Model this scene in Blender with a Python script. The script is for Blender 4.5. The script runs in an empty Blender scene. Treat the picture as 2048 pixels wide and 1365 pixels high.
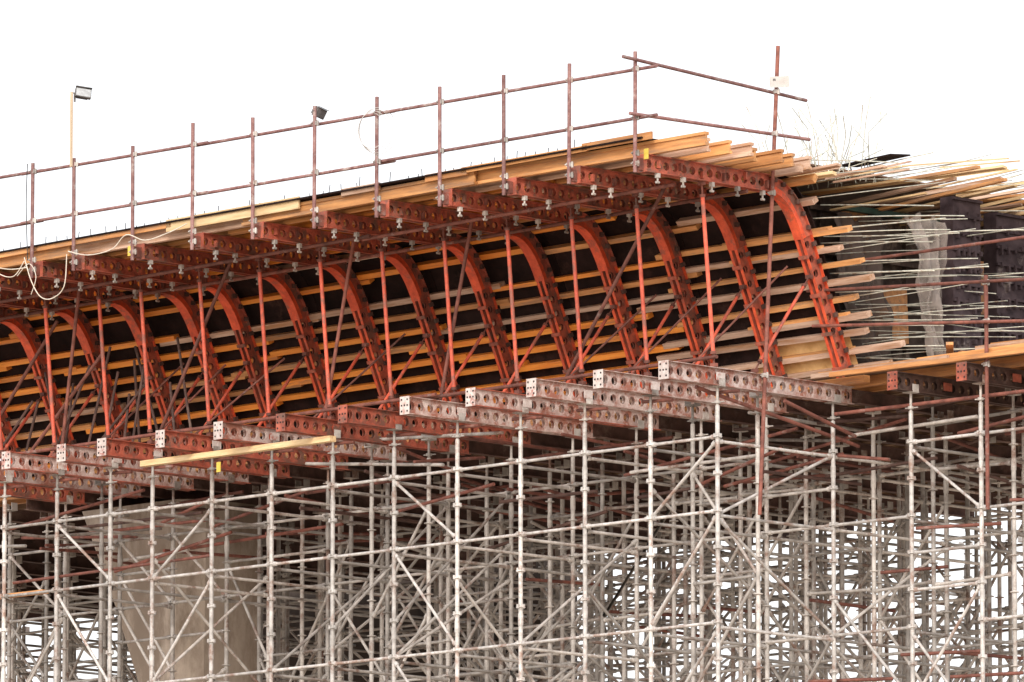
import bpy, math, random
from mathutils import Vector
random.seed(4)
R=random.uniform
S=math.sqrt(.5)
# structure frame: u runs along the bridge (away), v across the bridge, z up
def P(u,v,z): return (2.74+(v-u)*S,116+(u+v)*S,z)
GR=.0115   # the deck falls slightly along u relative to the falsework
def fr(z): return max(0,min(1.15,(z-18.05)/2.59))
def drop(u,z): return GR*max(u,0)*fr(z)
scene=bpy.context.scene
COL=scene.collection

# ---------------------------------------------------------------- materials
def mat(name,c1,c2,scale=6,rough=.7,metal=0.0,stretch=(1,1,1),bump=.15,var=.25,c3=None,c3lim=.62,spec=.5):
    m=bpy.data.materials.new(name); m.use_nodes=True
    nt=m.node_tree; N=nt.nodes; L=nt.links
    b=N['Principled BSDF']; b.inputs['Roughness'].default_value=rough; b.inputs['Metallic'].default_value=metal
    b.inputs['Specular IOR Level'].default_value=spec
    tc=N.new('ShaderNodeTexCoord'); mp=N.new('ShaderNodeMapping'); mp.inputs['Scale'].default_value=stretch
    oi=N.new('ShaderNodeObjectInfo')
    add=N.new('ShaderNodeVectorMath'); add.operation='ADD'
    mul=N.new('ShaderNodeMath'); mul.operation='MULTIPLY'; mul.inputs[1].default_value=37
    L.new(oi.outputs['Random'],mul.inputs[0]); L.new(tc.outputs['Object'],mp.inputs[0])
    L.new(mp.outputs[0],add.inputs[0]); L.new(mul.outputs[0],add.inputs[1])
    n=N.new('ShaderNodeTexNoise'); n.inputs['Scale'].default_value=scale; n.inputs['Detail'].default_value=8; n.inputs['Roughness'].default_value=.65
    L.new(add.outputs[0],n.inputs['Vector'])
    r=N.new('ShaderNodeValToRGB'); r.color_ramp.elements[0].position=.36; r.color_ramp.elements[1].position=.62
    r.color_ramp.elements[0].color=(*c1,1); r.color_ramp.elements[1].color=(*c2,1)
    L.new(n.outputs['Fac'],r.inputs[0])
    col=r.outputs[0]
    if c3:
        n2=N.new('ShaderNodeTexNoise'); n2.inputs['Scale'].default_value=scale*.45; n2.inputs['Detail'].default_value=10; n2.inputs['Roughness'].default_value=.75
        L.new(add.outputs[0],n2.inputs['Vector'])
        r2=N.new('ShaderNodeValToRGB'); r2.color_ramp.elements[0].position=c3lim-.06; r2.color_ramp.elements[1].position=c3lim+.05
        L.new(n2.outputs['Fac'],r2.inputs[0])
        mx=N.new('ShaderNodeMixRGB'); L.new(r2.outputs[0],mx.inputs[0]); L.new(col,mx.inputs[1]); mx.inputs[2].default_value=(*c3,1)
        col=mx.outputs[0]
    hs=N.new('ShaderNodeHueSaturation')
    mr=N.new('ShaderNodeMapRange'); mr.inputs[3].default_value=1-var; mr.inputs[4].default_value=1+var
    L.new(oi.outputs['Random'],mr.inputs[0]); L.new(mr.outputs[0],hs.inputs['Value']); L.new(col,hs.inputs['Color'])
    L.new(hs.outputs[0],b.inputs['Base Color'])
    bp=N.new('ShaderNodeBump'); bp.inputs['Strength'].default_value=bump; bp.inputs['Distance'].default_value=.02
    L.new(n.outputs['Fac'],bp.inputs['Height']); L.new(bp.outputs[0],b.inputs['Normal'])
    return m
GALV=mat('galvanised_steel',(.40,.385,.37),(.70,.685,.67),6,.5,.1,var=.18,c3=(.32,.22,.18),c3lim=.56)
GALVD=mat('dull_shaded_galvanised_steel',(.32,.30,.28),(.58,.555,.53),4,.6,.1,var=.35,c3=(.22,.14,.11),c3lim=.58)  # duller copy with shade put in for inner scaffold; also used for fittings
RUST=mat('rusty_tube_steel',(.12,.045,.035),(.26,.095,.07),7,.75,var=.3,c3=(.32,.25,.23),c3lim=.64)
SHADE=mat('shaded_brown_steel',(.055,.03,.025),(.13,.07,.058),4,.8,var=.3,c3=(.19,.13,.11),c3lim=.6)  # brown steel with the shade under the deck mixed into its colour
RAILM=mat('brown_painted_tube',(.17,.075,.072),(.31,.17,.16),9,.65,var=.18,c3=(.42,.35,.33),c3lim=.60)
RED=mat('red_oxide_steel',(.30,.07,.045),(.54,.145,.09),8,.6,var=.22,c3=(.20,.10,.075),c3lim=.54)
PALE=mat('faded_pink_steel',(.44,.32,.29),(.66,.57,.54),8,.65,var=.15,c3=(.34,.14,.10),c3lim=.52)
ORANGE=mat('orange_red_paint',(.60,.075,.03),(.88,.135,.052),7,.5,var=.14,c3=(.34,.10,.065),c3lim=.56)
PROP=mat('orange_prop_paint',(.54,.085,.048),(.80,.155,.088),8,.5,var=.18,c3=(.32,.12,.09),c3lim=.55)
PLATE=mat('pale_end_plate',(.50,.42,.39),(.70,.64,.62),14,.6,var=.12,c3=(.38,.14,.11),c3lim=.58)
BLACK=mat('dark_bolt',(.015,.01,.01),(.03,.02,.02),10,.8,var=.1)
TIM=mat('orange_timber',(.50,.22,.075),(.80,.41,.155),5,.6,stretch=(.25,3,3),var=.2,c3=(.40,.23,.13),c3lim=.57)
TIMO=mat('lit_orange_timber',(.76,.23,.03),(.95,.37,.06),5,.5,stretch=(.25,3,3),var=.14,c3=(.48,.20,.08),c3lim=.60)  # stronger orange, with the light on the inner battens put into the colour
TIMD=mat('dark_orange_timber',(.38,.16,.055),(.62,.30,.11),5,.6,stretch=(.25,3,3),var=.2,c3=(.28,.16,.09),c3lim=.56)
TIMW=mat('weathered_timber',(.44,.28,.20),(.70,.51,.39),5,.75,stretch=(.25,3,3),var=.2,c3=(.42,.22,.11),c3lim=.56)
TIMY=mat('fresh_yellow_timber',(.60,.41,.20),(.84,.65,.39),5,.6,stretch=(.25,3,3),var=.16,c3=(.45,.28,.15),c3lim=.58)
POLE=mat('pale_tan_timber',(.50,.38,.26),(.68,.55,.40),6,.7,stretch=(3,3,.3),var=.05)
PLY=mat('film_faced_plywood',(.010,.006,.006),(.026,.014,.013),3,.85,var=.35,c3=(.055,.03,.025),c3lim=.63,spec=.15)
PLYL=mat('raw_plywood',(.60,.37,.15),(.80,.56,.27),3,.7,var=.1,c3=(.3,.17,.08),c3lim=.62)
SOFF=mat('brown_soffit_plywood',(.13,.08,.055),(.25,.165,.115),2,.8,var=.1)  # dark brown plywood, tone varies at random
SOFT=mat('brown_soffit_timber',(.19,.12,.08),(.36,.235,.15),4,.8,stretch=(.25,3,3),var=.3)  # dark brown joists, tone varies along the grain
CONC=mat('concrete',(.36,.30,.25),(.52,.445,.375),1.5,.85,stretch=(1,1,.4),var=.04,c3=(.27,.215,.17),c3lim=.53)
CONCD=mat('shaded_dark_concrete',(.05,.037,.031),(.095,.073,.062),1.1,.9,stretch=(1,1,.5),var=.05,c3=(.04,.03,.026),c3lim=.55)  # shade of the bridge put into the concrete colour
REB=mat('reinforcing_steel',(.42,.43,.37),(.72,.73,.64),9,.6,.05,var=.3,c3=(.34,.23,.16),c3lim=.60)
BULK=mat('mottled_bulkhead',(.032,.022,.02),(.10,.072,.06),2.2,.85,var=.15,c3=(.25,.19,.155),c3lim=.60,spec=.2)  # dark brown-grey with lighter patches at random
PURP=mat('purple_brown_panel',(.032,.021,.025),(.08,.057,.064),4,.7,var=.1,c3=(.25,.21,.20),c3lim=.64,spec=.2)
GREEN=mat('green_steel',(.008,.035,.025),(.02,.07,.05),5,.5,var=.1)
WHITE=mat('pale_grey_plate',(.48,.46,.44),(.60,.58,.56),8,.5,var=.05)
CABLE=mat('pale_cable',(.66,.58,.48),(.78,.72,.64),8,.6,var=.1)
BLKC=mat('black_cable',(.02,.02,.02),(.05,.045,.04),8,.6,var=.1)
YEL=mat('yellow_tag',(.65,.48,.06),(.80,.62,.12),8,.5,var=.1)
GREY=mat('lamp_casing',(.09,.09,.09),(.22,.21,.21),8,.5,.3,var=.1)
GLASS=mat('lamp_glass',(.40,.41,.41),(.62,.64,.64),9,.15,.4,var=.05)
EARTH=mat('dry_earth',(.32,.24,.18),(.46,.37,.28),.4,.95,var=0,c3=(.24,.21,.13),c3lim=.6)
def netmat(name,c,a,b_):
    m=bpy.data.materials.new(name); m.use_nodes=True; nt=m.node_tree; N=nt.nodes; L=nt.links
    b=N['Principled BSDF']; b.inputs['Base Color'].default_value=(*c,1); b.inputs['Roughness'].default_value=.9
    t=N.new('ShaderNodeBsdfTransparent'); mx=N.new('ShaderNodeMixShader')
    tc=N.new('ShaderNodeTexCoord'); n=N.new('ShaderNodeTexNoise'); n.inputs['Scale'].default_value=3.5; n.inputs['Detail'].default_value=8
    L.new(tc.outputs['Object'],n.inputs['Vector'])
    mr=N.new('ShaderNodeMapRange'); mr.inputs[1].default_value=.35; mr.inputs[2].default_value=.65; mr.inputs[3].default_value=a; mr.inputs[4].default_value=b_
    L.new(n.outputs['Fac'],mr.inputs[0]); L.new(mr.outputs[0],mx.inputs[0]); L.new(t.outputs[0],mx.inputs[1]); L.new(b.outputs[0],mx.inputs[2])
    L.new(mx.outputs[0],N['Material Output'].inputs['Surface']); return m
NET=netmat('debris_netting',(.42,.37,.34),.25,.68)
TARP=netmat('dark_crumpled_netting',(.085,.062,.054),.75,1)

# ---------------------------------------------------------------- mesh builder (local axes: x=-u, y=v, z=z)
class MB:
    def __init__(s): s.v=[];s.f=[];s.m=[];s.sm=[]
    def add(s,vs,fs,mi=0,smooth=False):
        o=len(s.v); s.v+= [tuple(a) for a in vs]
        for f in fs: s.f.append([i+o for i in f]); s.m.append(mi); s.sm.append(smooth)
    def path(s,pts,r,n=8,mi=0,closed=False):
        pts=[Vector(p) for p in pts]; k=len(pts); vs=[];fs=[]
        rr=r if isinstance(r,(list,tuple)) else [r]*k
        prev=None
        for i,p in enumerate(pts):
            if closed: t=(pts[(i+1)%k]-pts[i-1])
            else: t=(pts[min(i+1,k-1)]-pts[max(i-1,0)])
            t.normalize()
            a=Vector((0,0,1)) if abs(t.z)<.95 else Vector((1,0,0))
            x=t.cross(a).normalized(); y=t.cross(x)
            if prev and x.dot(prev)<0: x=-x;y=-y
            prev=x
            for j in range(n):
                g=2*math.pi*j/n; vs.append(p+(x*math.cos(g)+y*math.sin(g))*rr[i])
        for i in range(k if closed else k-1):
            for j in range(n):
                a0=i*n+j;a1=i*n+(j+1)%n;b0=((i+1)%k)*n+j;b1=((i+1)%k)*n+(j+1)%n
                fs.append((a0,a1,b1,b0))
        s.add(vs,fs,mi,True)
        if not closed: s.add(vs[:n],[tuple(range(n))],mi); s.add(vs[-n:],[tuple(range(n))],mi)
    def tube(s,a,b,r,n=8,mi=0): s.path([a,b],r,n,mi)
    def box(s,c,d,mi=0,T=None):
        x,y,z=[q/2 for q in d]
        vs=[(c[0]+i*x,c[1]+j*y,c[2]+k*z) for i in(-1,1) for j in(-1,1) for k in(-1,1)]
        if T: vs=[T(p) for p in vs]
        s.add(vs,[(0,1,3,2),(4,6,7,5),(0,4,5,1),(2,3,7,6),(0,2,6,4),(1,5,7,3)],mi)
    def perf(s,L,H,T,mf=0,mw=1,gap=.035,fl=.05,pitch=.18,r=.052,n=16):
        # double channel beam, y along the length, z across its depth, round holes through both webs
        th=.009
        for sg in(-1,1):
            s.box((sg*(gap+fl/2),L/2,H/2-th/2),(fl,L,th),mf,T)
            s.box((sg*(gap+fl/2),L/2,-H/2+th/2),(fl,L,th),mf,T)
            k=max(1,int(L/pitch)); pc=L/k; hz=H/2-th
            for i in range(k):
                cy=(i+.5)*pc; vs=[];fs=[]
                for j in range(n):
                    g=2*math.pi*j/n; c,q=math.cos(g),math.sin(g); m=max(abs(c),abs(q))
                    vs.append(T((sg*gap,cy+c/m*pc/2,q/m*hz)))
                    vs.append(T((sg*gap,cy+c*r,q*r)))
                    vs.append(T((sg*(gap-.012),cy+c*r,q*r)))
                for j in range(n):
                    a=3*j;b=3*((j+1)%n)
                    fs.append((a,b,b+1,a+1)); fs.append((a+1,b+1,b+2,a+2))
                s.add(vs,fs,mw)
    def mesh(s,name,mats):
        me=bpy.data.meshes.new(name); me.from_pydata(s.v,[],s.f)
        for m in mats: me.materials.append(m)
        me.polygons.foreach_set('material_index',s.m); me.polygons.foreach_set('use_smooth',s.sm); me.update(); return me
ROT=-math.pi/4
def mk(name,me,loc,label=None,cat=None,group=None,parent=None,kind=None):
    o=bpy.data.objects.new(name,me); COL.objects.link(o)
    if parent:
        o.parent=parent; o.location=loc
    else:
        o.location=P(*loc); o.rotation_euler=(0,0,ROT)
    if label: o['label']=label
    if cat: o['category']=cat
    if group: o['group']=group
    if kind: o['kind']=kind
    return o
def tubeobj(name,a,b,r,m,label,cat,group=None,n=10):
    mb=MB(); mb.tube((0,0,0),(-(b[0]-a[0]),b[1]-a[1],b[2]-a[2]),r,n)
    return mk(name,mb.mesh(name,[m]),a,label,cat,group)
I=lambda p:p

# ---------------------------------------------------------------- ground
mb=MB(); mb.add([(-1500,-1500,0),(1500,-1500,0),(1500,1500,0),(-1500,1500,0)],[(0,1,2,3)])
g=mk('ground',mb.mesh('ground',[EARTH]),(0,0,0),kind='structure')

# ---------------------------------------------------------------- grids
UL=[n*1.235 for n in range(10)]+[12.0,13.15,14.3,15.5]
while UL[-1]<30: UL.append(UL[-1]+1.235)
UN=[-5.2,-3.95,-2.7,-1.45]
VL=[0,2.27,4.54,6.81,9.1,11.4,13.6,15.9]
def vis(u,v,k=.064):
    x,y,_=P(u,v,0)
    if 13.0<u<16.9 and 2.8<v<5.2: return False     # pier stands here
    if 16.9<u<26 and 14<v<15.1: return False
    return abs(x)<k*y
TOP=17.52
def postmesh(m,hi,extra=False):
    mb=MB(); mb.tube((0,0,.0),(0,0,TOP),.031,12 if hi else 8)
    z=12.1
    while z<TOP:
        mb.tube((0,0,z-.006),(0,0,z+.006),.066,8)
        if hi:
            mb.tube((0,0,z-.03),(0,0,z+.03),.039,8)
            for a in range(4):
                g=a*math.pi/2; mb.box((.052*math.cos(g),.052*math.sin(g),z+.012),(.03,.03,.05))
        z+=.5
    for z in (12.6,14.85,16.75): mb.tube((0,0,z),(0,0,z+.16),.037,10)
    return mb.mesh('scaffold_post',[m])
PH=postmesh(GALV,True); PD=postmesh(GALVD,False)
def jackmesh():
    mb=MB(); mb.tube((0,0,-.12),(0,0,.22),.019,8)
    mb.tube((0,0,0),(0,0,.035),.042,8); mb.tube((-.1,0,.018),(.1,.03,.018),.010,6)
    mb.box((0,0,.225),(.15,.17,.01)); mb.box((-.09,0,.275),(.008,.12,.11)); mb.box((.09,0,.275),(.008,.12,.11))
    return mb.mesh('jack_head',[GALVD])
JM=jackmesh()
posts=[]
for v in VL:
    for u in (UN if v>0 else [])+UL:
        if vis(u,v): posts.append((u,v))
main=list(posts)
extra=[]
for v in (1.15,3.4,5.65,7.95,10.2,12.5):
    us=[]
    for i,u in enumerate((UN if v>2 else [])+UL):
        if random.random()<(.85 if v>2 else .5):
            q=(u+.42+R(-.14,.14),v+R(-.14,.14))
            if vis(*q) : us.append(q)
    extra.append(us)
    posts+=us
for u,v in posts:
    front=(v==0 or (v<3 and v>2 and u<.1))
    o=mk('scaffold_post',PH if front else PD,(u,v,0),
      'pale galvanised scaffold post at the outer face of the falsework' if front else 'scaffold post inside the falsework, duller grey with shade put into its colour',
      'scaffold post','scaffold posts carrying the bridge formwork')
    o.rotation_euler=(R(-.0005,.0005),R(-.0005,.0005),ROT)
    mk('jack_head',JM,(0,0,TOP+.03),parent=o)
led=[];br=[]
LEV=[17.1,16.1,14.6,13.1]
ps=set(main)
for vi,v in enumerate(VL):
    us=sorted(u for u,vv in main if vv==v)
    for a,b in zip(us,us[1:]):
        if b-a>1.6: continue
        for z in LEV:
            if v==0 or random.random()<.8: led.append(((a,v,z),(b,v,z)))
        if v>0:
            for z in (15.6,15.1,16.6):
                if random.random()<.22: led.append(((a,v,z),(b,v,z)))
            for _ in range(4):
                if random.random()<.45:
                    z=random.choice([16.1,14.6,13.1,15.1,13.6]); h=1.5 if z<16 else 1.0
                    p,q=((a,v,z),(b,v,z+h)); 
                    if random.random()<.5: p,q=((b,v,z),(a,v,z+h))
                    br.append((p,q))
for us in extra:
    for a,b in zip(us,us[1:]):
        if b[0]-a[0]>1.8: continue
        for z in (16.85,15.35,13.85):
            if random.random()<.55: led.append(((*a,z),(*b,z+R(-.05,.05))))
        for _ in range(3):
          if random.random()<.5:
            z=random.choice([15.35,13.85,12.6]); p,q=((*a,z),(*b,z+1.5))
            if random.random()<.5: p,q=((*b,z),(*a,z+1.5))
            br.append((p,q))
for vi in range(len(VL)-1):
    for u in UN+UL:
        if (u,VL[vi]) in ps and (u,VL[vi+1]) in ps:
            for z in LEV:
                if vi==0 or random.random()<.75: led.append(((u,VL[vi],z-.06),(u,VL[vi+1],z-.06)))
            for _ in range(3):
              if random.random()<.42:
                z=random.choice([14.6,13.1,15.1,13.6]); p,q=(u,VL[vi],z),(u,VL[vi+1],z+R(1.2,2))
                if random.random()<.5: p,q=(u,VL[vi+1],z),(u,VL[vi],z+R(1.2,2))
                br.append((p,q))
U=UL
br+=[((U[0],0,17.05),(U[1],0,16.1)),((U[0],0,16.05),(U[1],0,14.65)),((U[0],0,14.5),(U[1],0,13.1)),
     ((U[5],0,17.05),(U[4],0,16.15)),((U[5],0,16.05),(U[4],0,14.65)),((U[5],0,14.55),(U[4],0,13.1)),
     ((U[8],0,17.0),(U[9],0,16.1)),((U[8],0,16.0),(U[9],0,14.6)),((U[11],0,17.05),(U[10],0,16.15)),((U[11],0,16.05),(U[10],0,14.65)),
     ((U[0],0,16.0),(U[0],2.27,14.6)),((U[0],2.27,17.05),(U[0],0,16.05)),
     ((-1.45,2.27,17.0),(-2.7,2.27,16.1)),((-1.45,2.27,14.5),(-2.7,2.27,13.1))]
def geo(mb,p,q,r,n,off=(0,0,0)):
    a=Vector((-p[0],p[1],p[2]))-Vector(off); b=Vector((-q[0],q[1],q[2]))-Vector(off)
    d=(b-a).normalized(); a=a+d*.035; b=b-d*.035
    mb.tube(a,b,r,n)
    for c,sg in((a,1),(b,-1)):
        mb.tube(c,c+d*sg*.06,r*1.6,6)
cache={}
def scaf(name,items,r,lim,label,labf,cat,group):
    items=sorted(items,key=lambda t:P(*t[0])[1])
    for p,q in items[:lim]:
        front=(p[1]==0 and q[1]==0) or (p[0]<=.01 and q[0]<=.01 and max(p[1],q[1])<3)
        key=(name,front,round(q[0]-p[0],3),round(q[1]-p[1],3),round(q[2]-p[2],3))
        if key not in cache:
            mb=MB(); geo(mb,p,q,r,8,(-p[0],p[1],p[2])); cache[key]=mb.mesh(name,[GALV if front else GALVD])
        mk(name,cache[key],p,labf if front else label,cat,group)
    if items[lim:]:
        mb=MB()
        for p,q in items[lim:]: geo(mb,p,q,r,6)
        mk(name+'s_mass',mb.mesh(name,[GALVD]),(0,0,0),label,cat,kind='stuff')
scaf('scaffold_ledger',led,.022,285,'horizontal scaffold tube between inner posts, duller grey with shade put into its colour','pale galvanised horizontal scaffold tube between outer posts','scaffold ledger','horizontal ledgers of the falsework scaffold')
scaf('scaffold_brace',br,.022,285,'diagonal scaffold brace between inner posts, duller grey with shade put into its colour','pale galvanised diagonal scaffold brace on the outer face','scaffold brace','diagonal braces of the falsework scaffold')

# ---------------------------------------------------------------- bottom beams
def bbmesh(mf,mw,L,mp):
    mb=MB(); mb.perf(L,.24,I,0,1,pitch=.175,r=.062)
    mb.box((0,-.006,0),(.18,.012,.25),2)
    for x in(-.055,0,.055):
        for z in(-.08,.0,.08):
            if x==0 and z!=0: continue
            mb.tube((x,-.012,z),(x,-.016,z),.014,8,3)
    mb.box((.092,1.0,.0),(.006,.17,.11),2)
    return mb.mesh('steel_beam',[mf,mw,mp,BLACK])
BM={'p':bbmesh(PALE,PALE,3.64,PLATE),'r':bbmesh(RED,RED,3.64,PLATE),'m':bbmesh(RED,PALE,3.64,PLATE),'o':bbmesh(RED,RED,3.64,RED)}
seq='pppmpoomrrmmm'+'r'*4
lab={'p':'faded pinkish steel beam with round holes and pale end plate','r':'rusty red steel beam with round holes and pale end plate',
     'm':'weathered red and pink steel beam with round holes','o':'red steel beam with round holes and red end plate'}
for i,u in enumerate(UL[:14]):
    o=mk('steel_beam',BM[seq[i]],(u,-1.0+R(-.04,.04),17.9),lab[seq[i]]+' on scaffold jacks','steel beam','perforated steel beams on the scaffold')
BMn=bbmesh(SHADE,SHADE,5.0,RED)  # beam bodies take the shade-darkened brown
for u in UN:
    mk('steel_beam',BMn,(u,1.9,17.9),'red-ended steel beam with round holes, coloured dark for the shade under the timber floor','steel beam','perforated steel beams on the scaffold')
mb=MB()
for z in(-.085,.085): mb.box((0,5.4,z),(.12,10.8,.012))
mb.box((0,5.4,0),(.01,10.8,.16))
GM=mb.mesh('steel_girder',[SHADE])  # girder colour carries the shade under the soffit
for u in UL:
    mk('steel_girder',GM,(u+.16,2.75,17.93),'steel girder coloured dark for the shade under the bridge soffit formwork','steel girder','girders under the soffit')

# soffit
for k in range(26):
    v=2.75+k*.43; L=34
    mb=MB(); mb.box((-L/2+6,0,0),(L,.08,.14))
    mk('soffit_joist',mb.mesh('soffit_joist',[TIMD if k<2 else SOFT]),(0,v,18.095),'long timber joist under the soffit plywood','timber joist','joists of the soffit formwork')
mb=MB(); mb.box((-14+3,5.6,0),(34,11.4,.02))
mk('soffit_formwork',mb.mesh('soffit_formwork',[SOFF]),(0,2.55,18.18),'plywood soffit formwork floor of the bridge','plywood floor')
for k,(u0,u1,v,z,m) in enumerate([(-6.4,-.2,2.12,18.09,TIMD),(-6.4,-1.6,2.2,18.19,TIM),(-4.4,.4,2.4,18.23,TIMD),(-6.2,-2.4,2.5,18.29,TIMW),(-3.2,.5,3.1,18.25,TIMD),(-6.2,-1.0,3.6,18.27,TIMW),(-2.2,.3,2.2,18.17,TIMW)]):
    mb=MB(); mb.box((-(u1-u0)/2,0,0),(u1-u0,.09,.06+.015*(k%2)))
    o=mk('edge_board',mb.mesh('edge_board',[m]),(u0,v,z),'long timber board laid along the edge of the formwork floor','timber board','boards along the floor edge'); o.rotation_euler=(0,R(-.008,.008),ROT+R(-.015,.015))
for k in range(9):
    mb=MB(); L=R(.4,1.4); mb.box((0,0,0),(L,.1,.04)); o=mk('offcut',mb.mesh('offcut',[random.choice([TIMW,TIM,TIMD])]),(R(-4,-.3),R(2.5,3.8),18.34+R(0,.03)),'short timber offcut lying on the formwork floor','timber offcut','offcuts on the formwork floor'); o.rotation_euler=(0,R(-.03,.03),R(0,3))

# ---------------------------------------------------------------- formwork brackets
A0=Vector((1.0,20.52)); A1=Vector((1.356,20.52)); A2=Vector((1.62,19.94)); AE=Vector((2.47,18.05))
def bez(t): return A0*(1-t)**2+A1*2*t*(1-t)+A2*t*t
def btan(t): return ((A1-A0)*(1-t)+(A2-A1)*t).normalized()
dS=(AE-A2).normalized()
def nrm(d): return Vector((-d.y,d.x))
LS=(AE-A2).length
curve=[(bez(i/12),btan(i/12)) for i in range(13)]
def cantmesh():
    mb=MB(); mb.perf(2.52,.235,I,0,1,pitch=.168,r=.058); mb.box((0,-.005,0),(.17,.01,.24),0)
    mb.box((.0,-.05,-.02),(.06,.1,.16),2)
    for k in range(6): mb.box((.06,.25+k*.42,R(-.05,.05)),(.05,.03,.1),2 if k%2 else 0)
    return mb.mesh('cantilever_beam',[RED,RED,RUST])
CANTS=[cantmesh() for _ in range(3)]
dep=.21
def T_rib(p):
    q=A2+dS*p[1]+nrm(dS)*(p[2]+dep/2); return (p[0],q.x,q.y)
mb=MB(); mb.perf(LS,dep,T_rib,0,1,gap=.03,fl=.045,pitch=.19,r=.052)
for s_ in (.12,.37,.63,.88,1.14,1.4,1.65,1.9):
    mb.box((.085,s_,dep/2-.03),(.035,.06,.07),3,T_rib)
for s_ in (.25,.8,1.35,1.85):
    mb.box((0,s_,-dep/2-.012),(.17,.05,.02),1,T_rib)
RIB=mb.mesh('rib',[ORANGE,RED,GALVD,SHADE])
mb=MB()
def strip(pts0,pts1,x0,x1,mi):
    for (a,b) in ((x0,x0),(x1,x1)):
        vs=[];fs=[]
        for p,q in zip(pts0,pts1): vs+=[(a,p.x,p.y),(a,q.x,q.y)]
        for i in range(len(pts0)-1): fs.append((2*i,2*i+2,2*i+3,2*i+1))
        mb.add(vs,fs,mi)
    for pts in (pts0,pts1):
        vs=[];fs=[]
        for p in pts: vs+=[(x0,p.x,p.y),(x1,p.x,p.y)]
        for i in range(len(pts)-1): fs.append((2*i,2*i+1,2*i+3,2*i+2))
        mb.add(vs,fs,mi,True)
o0=[p for p,d in curve]; o1=[p+nrm(d)*.012 for p,d in curve]
i0=[p+nrm(d)*(dep-.012) for p,d in curve]; i1=[p+nrm(d)*dep for p,d in curve]
strip(o0,o1,-.085,.085,0); strip(i0,i1,-.085,.085,1)
strip(o1,i0,-.045,.045,1)
w0=[p+nrm(d)*.015 for p,d in curve]; w1=[p+nrm(d)*.10 for p,d in curve]
strip(w0,w1,.046,.052,0)
for i in (1,3,5,7,9,11):
    p,d=curve[i]; q=p+nrm(d)*(dep-.03); mb.box((.07,q.x,q.y),(.05,.05,.06),2)
BEND=mb.mesh('curved_rib_head',[ORANGE,RED,SHADE])
def strut(a,b,name,r):
    mb=MB(); a=Vector((0,*a)); b=Vector((0,*b)); d=(b-a).normalized()
    mb.tube(a+d*.16,b-d*.16,r,12); mb.tube(a,a+d*.2,r*.5,8,1); mb.tube(b-d*.2,b,r*.5,8,1)
    mb.tube(a+d*.15,a+d*.19,r*1.45,10,1); mb.tube(b-d*.19,b-d*.15,r*1.45,10,1)
    mb.box(tuple(a),(.09,.06,.05),1); mb.box(tuple(b),(.09,.06,.05),1)
    return mb.mesh(name,[PROP,RUST])
ST=strut((-.28,20.5),(-.05,18.06),'strut',.028)
SD=strut((1.80,19.45),(.72,18.06),'diagonal_strut',.023)
mb=MB()
mb.box((.0,0,0),(.06,.05,.06)); mb.tube((0,0,-.09),(0,0,.0),.014,6); mb.tube((0,-.03,-.09),(0,.03,-.09),.018,6)
CL=mb.mesh('clamp',[GALVD])
for i,u in enumerate(UL[:15]):
    e=mk('formwork_bracket',None,(u,0,18.05),'orange-red curved steel formwork bracket standing on a perforated beam','formwork bracket','curved brackets supporting the web formwork')
    e.scale=(1,1,1-GR*u/2.59)
    z=-18.05
    mk('cantilever_beam',CANTS[i%3],(0,-1.42+R(-.03,.03),20.64+z),parent=e)
    mk('rib',RIB,(0,0,z),parent=e); mk('curved_rib_head',BEND,(0,0,z),parent=e)
    o=mk('strut',ST,(0,0,z),parent=e); mk('diagonal_strut',SD,(.02,0,z),parent=e)
    for v in (-1.2,-.75,-.2,.35,.85): mk('clamp',CL,(.06,v+R(-.08,.08),20.49+z),parent=e)

# ---------------------------------------------------------------- web timbers, along u
def timber(u0,u1,v,z,w,h,d,m,label,group='timbers running along the bridge formwork',tilt=0,name='formwork_timber'):
    d=Vector(d); n=nrm(d); mb=MB()
    tilt=tilt-GR*fr(z)
    def T(p): return (p[0],p[1]*d.x+p[2]*n.x,p[1]*d.y+p[2]*n.y+tilt*(-p[0]))
    mb.box((-(u1-u0)/2,0,0),(u1-u0,w,h),0,T)
    return mk(name,mb.mesh(name,[m]),(u0,v,z-GR*u0*fr(z)),label,'formwork timber',group)
def onpath(s):
    if s<0: return bez(max(0,1+s/.62)),btan(max(0,1+s/.62))
    return A2+dS*s,dS
rows=[-.58,-.40,-.2]+[.03+.242*k for k in range(9)]
for ri,s in enumerate(rows):
    p,d=onpath(s); n=nrm(d); q=p+n*(dep+.055)
    u=-R(.25,1.05); k=0
    while u<16.5:
        L=R(3.0,5.2) if k else R(2.2,4.4); off=.035 if k%2 else -.03
        c=q+d*(off+R(-.014,.014))
        if k==0: m=random.choice([TIMW,TIM,TIMW])
        else: m=random.choice([TIMO]*6+[TIM,TIMD,TIMW])
        timber(u,u+L,c.x,c.y,.070+R(-.012,.012),.11,d,m,'weathered timber end jutting past the last bracket' if k==0 else 'orange timber batten behind the curved brackets',tilt=R(-.005,.005) if k else R(-.014,.012))
        if k==0 and random.random()<.5:
            c=q-d*.06; u2=-R(.1,.5); timber(u2,u2+R(1,2),c.x,c.y+.0,.05,.10,d,TIM,'short orange timber doubled over the last batten',tilt=R(-.01,.01))
        u+=L-R(.1,.4); k+=1
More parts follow.
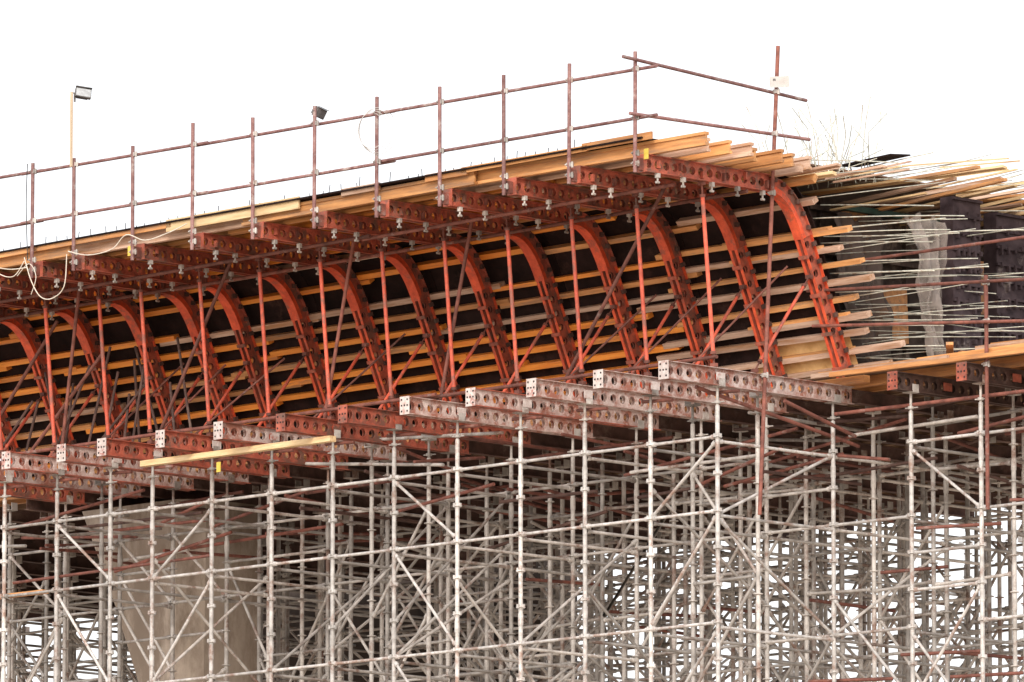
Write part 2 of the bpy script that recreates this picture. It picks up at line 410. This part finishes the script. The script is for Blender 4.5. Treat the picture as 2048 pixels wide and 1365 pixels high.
for k in range(7):
    u0=-.05+k*2.44; mb=MB(); pts=[]
    for p,d in curve+[(A2+dS*(LS*j/4),dS) for j in range(1,5)]:
        pts.append((p+nrm(d)*(dep+.115),p+nrm(d)*(dep+.135)))
    for a,b in zip(pts,pts[1:]):
        vs=[(x,q.x,q.y-drop(u0-x,q.y)) for x in(0,-2.43) for q in (a[0],a[1],b[1],b[0])]
        mb.add(vs,[(0,1,2,3),(4,7,6,5),(0,3,7,4),(1,5,6,2),(0,4,5,1),(3,2,6,7)])
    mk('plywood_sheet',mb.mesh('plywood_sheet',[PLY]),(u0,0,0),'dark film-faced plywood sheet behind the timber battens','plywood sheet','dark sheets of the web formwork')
mb=MB()
p=A2+dS*(LS-.60)+nrm(dS)*(dep+.10); q=A2+dS*(LS-.02)+nrm(dS)*(dep+.10)
mb.add([(0,p.x,p.y),(-1.6,p.x,p.y+.02),(-2.1,q.x,q.y),(0,q.x,q.y)],[(0,1,2,3)])
mk('plywood_strip',mb.mesh('plywood_strip',[PLYL]),(-.1,0,0),'light raw plywood strip at the foot of the web formwork','plywood strip')
timber(-.5,4.2,2.42,18.07,.12,.1,(1,0),TIMD,'timber sill at the foot of the web formwork')
timber(4.1,9.3,2.40,18.07,.12,.1,(1,0),TIMD,'timber sill at the foot of the web formwork')
timber(9.2,16,2.42,18.07,.12,.1,(1,0),TIMD,'timber sill at the foot of the web formwork')

# ---------------------------------------------------------------- cantilever timbers (I shaped formwork beams)
def hbeam(u0,u1,v,z,m,label,h=.18,tilt=0):
    L=u1-u0; mb=MB(); tilt=tilt-GR
    def T(p): return (p[0],p[1],p[2]-tilt*p[0])
    mb.box((-L/2,0,h/2-.02),(L,.08,.04),0,T); mb.box((-L/2,0,-h/2+.02),(L,.08,.04),0,T); mb.box((-L/2,0,0),(L-.01,.03,h-.08),0,T)
    return mk('formwork_timber',mb.mesh('formwork_timber',[m]),(u0,v,z-GR*u0),label,'formwork timber','timbers running along the bridge formwork')
for j,v in enumerate([-1.36,-1.0,-.66,-.32,.02,.36,.70,1.04]):
    u=-.62-R(0,.4)+ (0 if j else -.1); i=0
    while u<17:
        L=R(3.4,5.2)
        hbeam(u,u+L,v+(.0 if i%2 else .085),20.765+.09,random.choice([TIM,TIM,TIMD,TIM,TIMW]) if j<2 or i==0 else random.choice([TIM,TIMO]),'orange timber beam lying across the cantilever beams under the deck',tilt=R(-.003,.003))
        u+=L-R(.2,.5); i+=1
for (u0,u1,z,m,h) in [(-.2,1.1,20.99,TIMD,.10),(1.0,3.4,20.97,TIM,.08),(3.3,4.1,20.95,TIMD,.10),(5.0,5.75,20.96,TIMW,.10),(6.6,9.3,20.93,TIMY,.17),(9.2,12.2,20.94,TIM,.08),(12,17,20.94,TIM,.08)]:
    L=u1-u0; mb=MB(); mb.box((-L/2,0,0),(L,.03,h),0,lambda p:(p[0],p[1],p[2]+GR*p[0]))
    mk('fascia_board',mb.mesh('fascia_board',[m]),(u0,-1.44,z-GR*u0),'orange timber fascia board nailed along the deck edge','timber board','fascia boards along the deck edge')
for k in range(7):
    mb=MB(); u0=-.05+k*2.44; mb.box((-1.22,1.3,0),(2.43,2.64,.022),0,lambda p:(p[0],p[1],p[2]+GR*p[0]))
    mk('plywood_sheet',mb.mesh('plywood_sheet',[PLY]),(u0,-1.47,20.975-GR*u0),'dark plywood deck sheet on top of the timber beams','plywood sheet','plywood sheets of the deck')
mb=MB(); mb.box((-8,4.9,0),(17,10.2,.022),0,lambda p:(p[0],p[1],p[2]+GR*p[0]))
mk('slab_formwork',mb.mesh('slab_formwork',[SOFF]),(.4,1.19,20.975),'plywood floor of the top slab formwork','plywood floor')
mb=MB(); mb.tube((0,0,0),(0,0,.12),.006,6); STB=mb.mesh('rebar_stub',[BLACK])
u=.9
while u<16:
    o=mk('rebar_stub',STB,(u,-1.40+R(-.03,.2),20.98-GR*u),'short dark reinforcing bar stub on the deck edge','reinforcing bar','bar stubs on the deck edge')
    o.rotation_euler=(R(-.1,.1),R(-.15,.15),ROT); o.scale=(1,1,R(.5,1.4)); u+=R(.15,.38)

# ---------------------------------------------------------------- guardrail
mb=MB(); mb.box((0,0,0),(.07,.07,.055)); mb.tube((-.03,-.06,.0),(-.03,.06,0),.012,6); mb.tube((.04,0,-.04),(.04,0,.04),.016,6)
CLAMP=mb.mesh('clamp',[GALVD])
tops=[22.13,22.12,22.12,22.11,22.12,22.14,22.13,22.2,22.02,21.99,22.02,22.05,22.05]
for i,u in enumerate(UL[:13]):
    b=20.5-GR*u; h=tops[i]-b
    mb=MB(); mb.tube((0,0,0),(R(-.012,.012),0,h),.027,10)
    o=mk('guardrail_post',mb.mesh('guardrail_post',[RAILM]),(u,-1.56,b),'brown steel guardrail post clamped to a cantilever beam end','guardrail post','guardrail posts along the deck edge')
    for z in (21.9,21.24-.004*u,20.62-GR*u,20.76-GR*u): mk('clamp',CLAMP,(0,.02,z-b),parent=o)
def rails(z,offs,g):
    segs=[(-.35,5.05),(4.7,8.8),(8.4,12.3),(11.9,16.5)]
    for k,(a,b) in enumerate(segs):
        tubeobj('guardrail_tube',(a,-1.50+.055*(k%2),z+offs[k]-g*a),(b,-1.50+.055*(k%2),z+offs[k]-g*b+R(-.01,.01)),.023,RAILM,'brown steel guardrail tube along the deck edge','guardrail tube','horizontal guardrail tubes')
rails(21.90,[0,.01,0,.02],0); rails(21.24,[0,-.005,-.01,.0],.004)
tubeobj('guardrail_tube',(-.06,-1.85,22.02),(-.06,1.72,21.86),.024,RAILM,'brown guardrail tube across the open end of the deck','guardrail tube','horizontal guardrail tubes')
tubeobj('guardrail_tube',(-.06,-1.72,21.27),(-.06,1.78,21.33),.024,RAILM,'brown guardrail tube across the open end of the deck','guardrail tube','horizontal guardrail tubes')
o=tubeobj('guardrail_post',(-.1,.72,16.1),(-.1,1.12,22.53),.028,RUST,'long leaning rusty steel tube at the end of the deck','guardrail post','guardrail posts along the deck edge')
for z in(21.9,21.32,20.5,18.0): mk('clamp',CLAMP,(0,(z-16.1)/6.43*.4,z-16.1),parent=o)
mb=MB(); mb.box((0,0,0),(.01,.27,.15)); mb.box((.006,-.07,.03),(.003,.04,.03),1)
o=mk('sign_plate',mb.mesh('sign_plate',[WHITE,GREY]),(-.19,1.05,22.02),'small pale rectangular plate fixed to the end post','sign plate'); o.rotation_euler=(.08,0,ROT-.6)

# ---------------------------------------------------------------- rusty tubes
def rt(a,b,r=.026,m=RUST):
    a=(a[0],a[1],a[2]-drop(a[0],a[2])); b=(b[0],b[1],b[2]-drop(b[0],b[2]))
    tubeobj('rusty_tube',a,b,r,m,'rusty brown scaffold tube bracing the formwork','steel tube','rusty tubes bracing the formwork')
rt((.84,-.1,20.6),(2.85,0,18.15)); rt((4.55,-.1,20.6),(5.3,0,18.0)); rt((6.95,-.05,20.6),(7.6,0,18.0)); rt((9.4,-.1,20.6),(11.1,0,18.0)); rt((12.6,-.1,20.6),(13.2,.1,18.0)); rt((13.4,.2,20.2),(15.4,.2,18.0)); rt((12.4,.2,19.6),(14.2,.2,18.0))
for k in range(14): 
    u=R(11.2,14.6); rt((u,R(.1,.9),R(19,19.8)),(u+R(-.9,.9),R(.1,.9),18.05),.02,SHADE)
for i in range(11):
    if random.random()<.6: rt((UL[i]+.1,1.5,R(19.2,19.6)),(UL[i+1]-.1,.5,18.08),.015,RUST)
rt((-.1,-.1,18.16),(5.6,-.1,18.14)); rt((5.2,-.16,18.16),(10.6,-.16,18.14)); rt((10.2,-.1,18.16),(16.2,-.1,18.14))
rt((-.1,.5,20.47),(5.5,.5,20.45)); rt((5.2,.56,20.47),(11.2,.5,20.45)); rt((10.9,.5,20.47),(16.5,.5,20.45))
rt((.2,-.6,20.47),(6.2,-.6,20.45)); rt((6,-.66,20.47),(12.2,-.6,20.45)); rt((12,-.6,20.45),(16.5,-.6,20.45))
rt((.1,-.3,17.75),(.1,2.9,17.25)); rt((-.3,1.0,17.65),(-.3,2.4,17.3)); rt((.0,2.3,17.62),(-3.5,2.3,17.6))
rt((-5,2.5,17.45),(-2,2.6,17.2)); rt((14.2,.1,16.3),(10.0,.1,16.35),.022)
for k in range(80):
    u=R(-3,15.5); v=R(.3,4.5) if u>0 else R(2.4,5); z=R(16.8,17.74)
    if random.random()<.5: a,b=(u,v,z),(u+R(1.2,3.2),v+R(-.25,.25),z+R(-.4,.3))
    else: a,b=(u,v,z),(u+R(-.3,.3),v+R(1.2,2.8),z+R(-.5,.35))
    rt(a,b,.024,random.choice([RUST,RUST,SHADE,GALVD]))
for k in range(16):
    u=R(-3,14); v=R(3,8); z=R(14,16.5); rt((u,v,z),(u+R(-.2,.2),v+R(1,2.3),z+R(-.1,.1)),.024)
for (u,v,z,L) in [(-1.4,2.4,15.95,2.0),(-1.2,2.3,14.25,1.9),(-.2,3.0,15.5,1.6),(-2.0,2.4,13.9,1.7),(.4,2.2,14.0,2.0),(-3.0,2.5,16.2,1.5)]:
    rt((u,v,z),(u-L*.5,v+L*.3,z+R(-.02,.08)),.024,RUST)
for u in UL[:14]:
    tubeobj('rusty_tube',(u-.3,.12,17.70),(u+.25,.1,17.72),.024,RUST,'short rusty scaffold tube clamped beside a jack head','steel tube','rusty tubes bracing the formwork')
o=tubeobj('guardrail_post',(-2.92,2.15,16.05),(-2.92,2.15,19.2),.028,RUST,'rusty brown guardrail post beside the open formwork floor','guardrail post','guardrail posts along the deck edge')
for z in(19.1,18.58,18.0): mk('clamp',CLAMP,(0,0,z-16.05),parent=o)
for a,b in [((.3,2.1,19.32),(-4.3,2.1,19.02)),((.2,2.1,18.83),(-4.3,2.1,18.45)),((.4,2.4,19.7),(-4.3,2.7,19.75))]:
    tubeobj('guardrail_tube',a,b,.022,RUST,'thin rusty tube across the open end of the formwork','guardrail tube','horizontal guardrail tubes')
timber(7.05,10.95,-.35,17.70,.12,.08,(1,0),TIMY,'fresh yellow timber plank hung below the beams','loose planks')
timber(13.5,16.2,.1,16.12,.12,.05,(1,0),TIM,'orange plank lying on scaffold ledgers','loose planks')

# ---------------------------------------------------------------- open end: bulkhead, planks, bars
mb=MB(); mb.box((0,4.3,1.3),(.05,8.6,2.6),0)
for k in range(15): mb.box((.06,.3+k*.58,1.3),(.07,.06,2.56),0)
for k in range(5): mb.box((.13,4.3,.2+k*.55+R(-.05,.05)),(.05,8.6,.07),0)
mk('bulkhead',mb.mesh('bulkhead',[BULK]),(1.0,2.75,18.2),'mottled dark timber bulkhead closing the bridge box','bulkhead')
for (v,z,w) in [(3.9,18.9,.8),(3.4,19.9,.5),(5.9,19.5,.7),(6.6,18.7,.5)]:
    mb=MB(); mb.box((0,w/2,.35),(.03,w,.75)); o=mk('plywood_sheet',mb.mesh('plywood_sheet',[TIMD]),(.82,v,z),'weathered brown board leaning on the bulkhead','plywood sheet'); o.rotation_euler=(R(-.06,.06),0,ROT)
mb=MB(); mb.box((0,1.1,0),(.09,2.0,.08)); mk('green_waler',mb.mesh('green_waler',[GREEN]),(.55,3.0,20.62),'dark green steel waler below the slab timbers','steel waler')
def shutter(u,v,w):
    mb=MB(); mb.box((0,w/2,1.25),(.24,w,2.5))
    for k in range(11): mb.box((.13,w/2,.12+k*.235),(.05,w+.03,.035))
    for k in range(5):
        for j in range(9): mb.box((.13,.06+k*(w-.1)/4+R(-.015,.015),.24+j*.25+R(-.04,.04)),(.06+R(0,.05),.035,R(.05,.15)))
    mk('steel_shutter',mb.mesh('steel_shutter',[PURP]),(u,v,18.25),'near-black purple-brown ribbed steel shutter standing in the open box','steel shutter','steel shutters in the open box')
shutter(-.5,4.05,.56); shutter(.0,5.5,.66)
def sheet(name,m,loc,w,h,amp,label,cat,nx=34,nz=30):
    vs=[];fs=[]; ph=[R(0,6) for _ in range(6)]
    for i in range(nx+1):
        for j in range(nz+1):
            a=i/nx;b=j/nz
            d=amp*(math.sin(a*17+b*4+ph[0])+.6*math.sin(b*11+a*6+ph[1])+.5*math.sin(a*31-b*9+ph[2])+.4*math.sin(b*27+a*13+ph[3]))
            vs.append((d,a*w+.05*math.sin(b*9+ph[4])+(.5*w*(1-b)*(1-a)),b*h+.05*math.sin(a*15+ph[5])*(b>.8)))
    for i in range(nx):
        for j in range(nz): fs.append((i*(nz+1)+j,(i+1)*(nz+1)+j,(i+1)*(nz+1)+j+1,i*(nz+1)+j+1))
    mb=MB(); mb.add(vs,fs,0,True); return mk(name,mb.mesh(name,[m]),loc,label,cat)
sheet('debris_net',NET,(-1.0,2.75,18.35),.68,1.95,.05,'thin translucent grey debris net hanging inside the open box','debris net')
sheet('crumpled_sheeting',TARP,(.5,2.75,18.3),1.2,2.2,.07,'dark crumpled sheeting hanging behind the reinforcing bars','sheeting')
sheet('crumpled_sheeting',TARP,(.4,5.0,18.3),.6,2.2,.06,'dark crumpled sheeting hanging behind the reinforcing bars','sheeting')
for k in range(30):
    v=1.25+k*.29+R(-.10,.10); pr=R(.4,1.1)+min(1.0,max(0,(v-1.6))*.5)*R(.0,1.7)
    z=20.86+R(-.13,.05); d=(math.cos(a:=R(-.25,.25)),math.sin(a))
    o=timber(-pr,1.6,v,z,R(.06,.1),R(.025,.055),d,random.choice([TIMY,TIM,TIMW,TIMW,TIMY]),'pale timber jutting out past the end of the top slab formwork',tilt=R(-.06,.04)); o.rotation_euler=(0,0,ROT+R(-.04,.06))
for k in range(26):
    v=R(1.9,8); u0=-R(.5,2.4); z=20.58+R(0,.5)
    o=timber(u0,u0+R(1.4,2.6),v,z,R(.04,.08),.022,(1,0),random.choice([TIMY,TIMW,TIMY,TIMY]),'loose pale batten lying over the slab timbers',tilt=R(-.12,.10)); o.rotation_euler=(R(-.2,.2),0,ROT+R(-.2,.35))
mb=MB(); mb.box((0,0,0),(.85,.55,.02)); o=mk('plywood_sheet',mb.mesh('plywood_sheet',[PLY]),(-.35,2.75,21.12),'dark loose plywood sheet lying tilted on the slab timbers','plywood sheet'); o.rotation_euler=(.12,-.1,ROT+.2)
def bar(p,L,droop,side,up,r=.009,label='pale grey-green reinforcing bar sticking out of the open bridge end'):
    mb=MB(); pts=[]
    for i in range(6):
        t=i/5; pts.append((L*t,side*t*t,up*t-droop*t*t))
    mb.path(pts,r,6); mk('reinforcing_bar',mb.mesh('reinforcing_bar',[REB]),p,label,'reinforcing bar','reinforcing bars projecting from the bridge end')
for k in range(18):
    s=-.35+k*.135+R(-.03,.03); p,d=onpath(s if s<LS else LS); n=nrm(d)
    for off in (.45,.80):
        if random.random()<.9:
            q=p+n*(off+R(-.1,.1)); bar((.25,q.x,q.y),R(1.6,3.2),R(.0,.08),R(-.2,.25),R(-.26,.03),R(.006,.010))
for k in range(36):
    bar((.5,R(3.2,7.5),R(18.4,20.75)),R(1.8,3.3),R(.0,.08),R(-.25,.25),R(-.30,.08),R(.006,.009))
for k in range(26):
    bar((.6,R(2.3,6.5),R(20.85,21.1)),R(1.3,2.6),R(-.05,.1),R(-.3,.5),R(-.1,.3),R(.005,.008))
for k in range(44):
    v0=R(1.7,3.1)
    q=(R(-.3,.9),v0,20.85); mb=MB(); dx=R(-.45,.35); h=R(.4,1.15)
    mb.path([(0,0,0),(dx*.25,.0,h*.35),(dx*.6,R(-.1,.1),h*.7),(dx,R(-.3,.3),h)],.0075,6)
    mk('reinforcing_bar',mb.mesh('reinforcing_bar',[REB]),q,'thin bent reinforcing bar standing up from the slab','reinforcing bar','reinforcing bars projecting from the bridge end')

# ---------------------------------------------------------------- piers
mb=MB(); prof=[(0,-.2,.9),(13.0,-.2,.9),(14.6,-.25,.9),(16.3,-1.0,.93),(17.78,-1.75,.95)]
vs=[];fs=[];n=8
for z,l,r in prof:   # chamfered section whose outer side leans out towards the top
    sec=[(l,-.55),(l+.3,-.85),(r-.3,-.85),(r,-.55),(r,.55),(r-.3,.85),(l+.3,.85),(l,.55)]
    vs+=[(x,y,z) for x,y in sec]
for i in range(len(prof)-1):
    for j in range(n): fs.append((i*n+j,i*n+(j+1)%n,(i+1)*n+(j+1)%n,(i+1)*n+j))
fs.append(tuple((len(prof)-1)*n+j for j in range(n)))
mb.add(vs,fs)
mk('bridge_pier',mb.mesh('bridge_pier',[CONC]),(14.65,4.0,0),'dull beige concrete bridge pier leaning outward inside the scaffold','bridge pier')
mb=MB(); mb.box((-4.1,0,9.6),(8.2,.8,19.2))  # wall added to darken the gap behind the scaffold
for k in range(6): mb.box((-.7-k*1.35,-.42,9.6),(.05,.05,19.1))
mk('pier_wall',mb.mesh('pier_wall',[CONCD]),(17.4,14.6,0),'added concrete pier wall with the shade of the bridge in its dark colour','pier wall')

# ---------------------------------------------------------------- lamps, cables, tags
def flood(u,v,z,rot,gl):
    e=mk('floodlight',None,(u,v,z),'small floodlight with pale glass on a wooden pole' if gl is GLASS else 'small dark floodlight clamped to a guardrail post','floodlight')
    e.rotation_euler=(0,0,rot)
    def tl(p):
        a=.45 if gl is not GLASS else -.35; y=p[1]; zz=p[2]; x=p[0]
        q=(x,y*math.cos(a)-zz*math.sin(a),y*math.sin(a)+zz*math.cos(a)+.06)
        return (q[0]+.15*(q[2]-.06),q[1],q[2]-.12*x)
    mb=MB(); mb.box((.12,0,0),(.23,.05,.14),0,tl); mb.box((.12,.05,0),(.16,.05,.10),0,tl); mb.box((.12,-.04,.078),(.235,.04,.01),0,tl)
    mk('housing',mb.mesh('housing',[GREY]),(0,0,0),parent=e)
    mb=MB(); mb.box((.12,-.03,0),(.21,.012,.122),0,tl); mk('lamp_glass',mb.mesh('lamp_glass',[gl]),(0,0,0),parent=e)
    mb=MB(); mb.tube((0,0,-.08),(0,0,.05),.015,8); mb.tube((-.03,0,.05),(.24,0,.02),.01,6); mk('bracket',mb.mesh('bracket',[GREY]),(0,0,0),parent=e)
flood(UL[9],-1.56,22.88,.25,GLASS); flood(UL[5],-1.56,22.02,1.0,GREY)
mb=MB(); mb.box((0,0,.52),(.03,.03,1.08)); mk('wooden_pole',mb.mesh('wooden_pole',[POLE]),(UL[9],-1.62,21.88),'slim tan wooden pole tied to a guardrail post','wooden pole')
def cable(pts,r,m,label):
    mb=MB(); a=pts[0]; out=[]
    P4=[Vector((-(p[0]-a[0]),p[1]-a[1],p[2]-a[2])) for p in pts]
    for i in range(len(P4)-1):
        p0=P4[max(i-1,0)];p1=P4[i];p2=P4[i+1];p3=P4[min(i+2,len(P4)-1)]
        for t in [j/8 for j in range(8)]:
            out.append(.5*((2*p1)+(p2-p0)*t+(2*p0-5*p1+4*p2-p3)*t*t+(3*p1-p0-3*p2+p3)*t**3))
    out.append(P4[-1]); mb.path(out,r,6); mk('cable',mb.mesh('cable',[m]),a,label,'cable','cables hung along the guardrail')
W=-1.66
cable([(13.3,W,20.85),(12.9,W,20.65),(12.4,W,20.52),(12.0,W,20.5)],.008,CABLE,'pale cable sagging between guardrail posts')
cable([(13.0,W,21.0),(12.7,W,20.55),(12.3,W,20.4),(12.05,W,20.6)],.007,CABLE,'pale cable sagging between guardrail posts')
cable([(12.05,W,20.65),(11.9,W,20.3),(11.7,W,20.05),(11.45,W,20.0),(11.2,W,20.15),(11.15,W,20.6)],.008,CABLE,'pale cable loop hanging below the deck edge')
cable([(12.2,W,20.4),(11.95,W,20.55),(11.8,W,20.35),(11.9,W,20.1)],.006,CABLE,'pale cable loop hanging below the deck edge')
cable([(11.12,W,20.64),(10.7,W,20.54),(10.2,W,20.57),(9.9,W,20.74),(9.5,W,20.62),(9.0,W,20.68),(8.65,W,20.76)],.008,CABLE,'pale cable sagging between guardrail posts')
cable([(12.0,W,22.0),(12.02,W,21.4),(11.98,W,20.6)],.007,BLKC,'thin black cable hanging down a guardrail post')
mb=MB()
for k in range(4):
    r0=.20+.02*k; mb.path([(r0*math.cos(a)*(.9+.03*k)+.03*k,.01*k,r0*1.25*math.sin(a)) for a in [j*2*math.pi/32 for j in range(32)]],.0045,5,closed=True)
o=mk('wire_coil',mb.mesh('wire_coil',[WHITE]),(UL[4]+.0,-1.66,21.64),'loose coil of thin pale wire hanging on the guardrail','wire coil'); o.rotation_euler=(0,0,.0)
for (u,v,z) in [(9.3,-.42,17.5),(10.0,-1.5,20.54),(-.1,-1.45,20.75)]:
    mb=MB(); mb.box((0,0,0),(.08,.01,.14)); mk('yellow_tag',mb.mesh('yellow_tag',[YEL]),(u,v,z),'small yellow plate hanging on the scaffold','tag','yellow tags')

# ---------------------------------------------------------------- light, sky, camera
w=bpy.data.worlds.new('World'); scene.world=w; w.use_nodes=True; nt=w.node_tree; N=nt.nodes; L=nt.links
el,ro=math.radians(28),math.radians(190)
sky=N.new('ShaderNodeTexSky'); sky.sky_type='NISHITA'; sky.sun_disc=False; sky.sun_elevation=el; sky.sun_rotation=ro; sky.dust_density=5
bg=N['Background']; bg.inputs['Strength'].default_value=.06; L.new(sky.outputs[0],bg.inputs['Color'])
bg2=N.new('ShaderNodeBackground'); bg2.inputs['Strength'].default_value=1.2
tc=N.new('ShaderNodeTexCoord'); nz=N.new('ShaderNodeTexNoise'); nz.inputs['Scale'].default_value=3; L.new(tc.outputs['Generated'],nz.inputs['Vector'])
rp=N.new('ShaderNodeValToRGB'); rp.color_ramp.elements[0].color=(.97,.95,.95,1); rp.color_ramp.elements[1].color=(1,.985,.98,1); L.new(nz.outputs['Fac'],rp.inputs[0]); L.new(rp.outputs[0],bg2.inputs['Color'])
ad=N.new('ShaderNodeAddShader'); L.new(bg.outputs[0],ad.inputs[0]); L.new(bg2.outputs[0],ad.inputs[1]); L.new(ad.outputs[0],N['World Output'].inputs['Surface'])
sun=bpy.data.lights.new('sun','SUN'); sun.energy=1.8; sun.angle=math.radians(18); sun.color=(1,.93,.87)
so=bpy.data.objects.new('sun',sun); COL.objects.link(so)
dv=Vector((math.sin(ro)*math.cos(el),math.cos(ro)*math.cos(el),math.sin(el))); so.rotation_euler=dv.to_track_quat('Z','Y').to_euler(); so.location=(0,0,60)
cam=bpy.data.cameras.new('camera'); cam.sensor_width=36; cam.lens=17500/2048*36; cam.clip_start=1; cam.clip_end=5000
co=bpy.data.objects.new('camera',cam); COL.objects.link(co); co.location=(0,0,1.7); co.rotation_euler=(math.radians(90+8.188),0,0)
scene.camera=co
scene.view_settings.view_transform='Standard'
print('posts',len(posts),'led',len(led),'br',len(br))
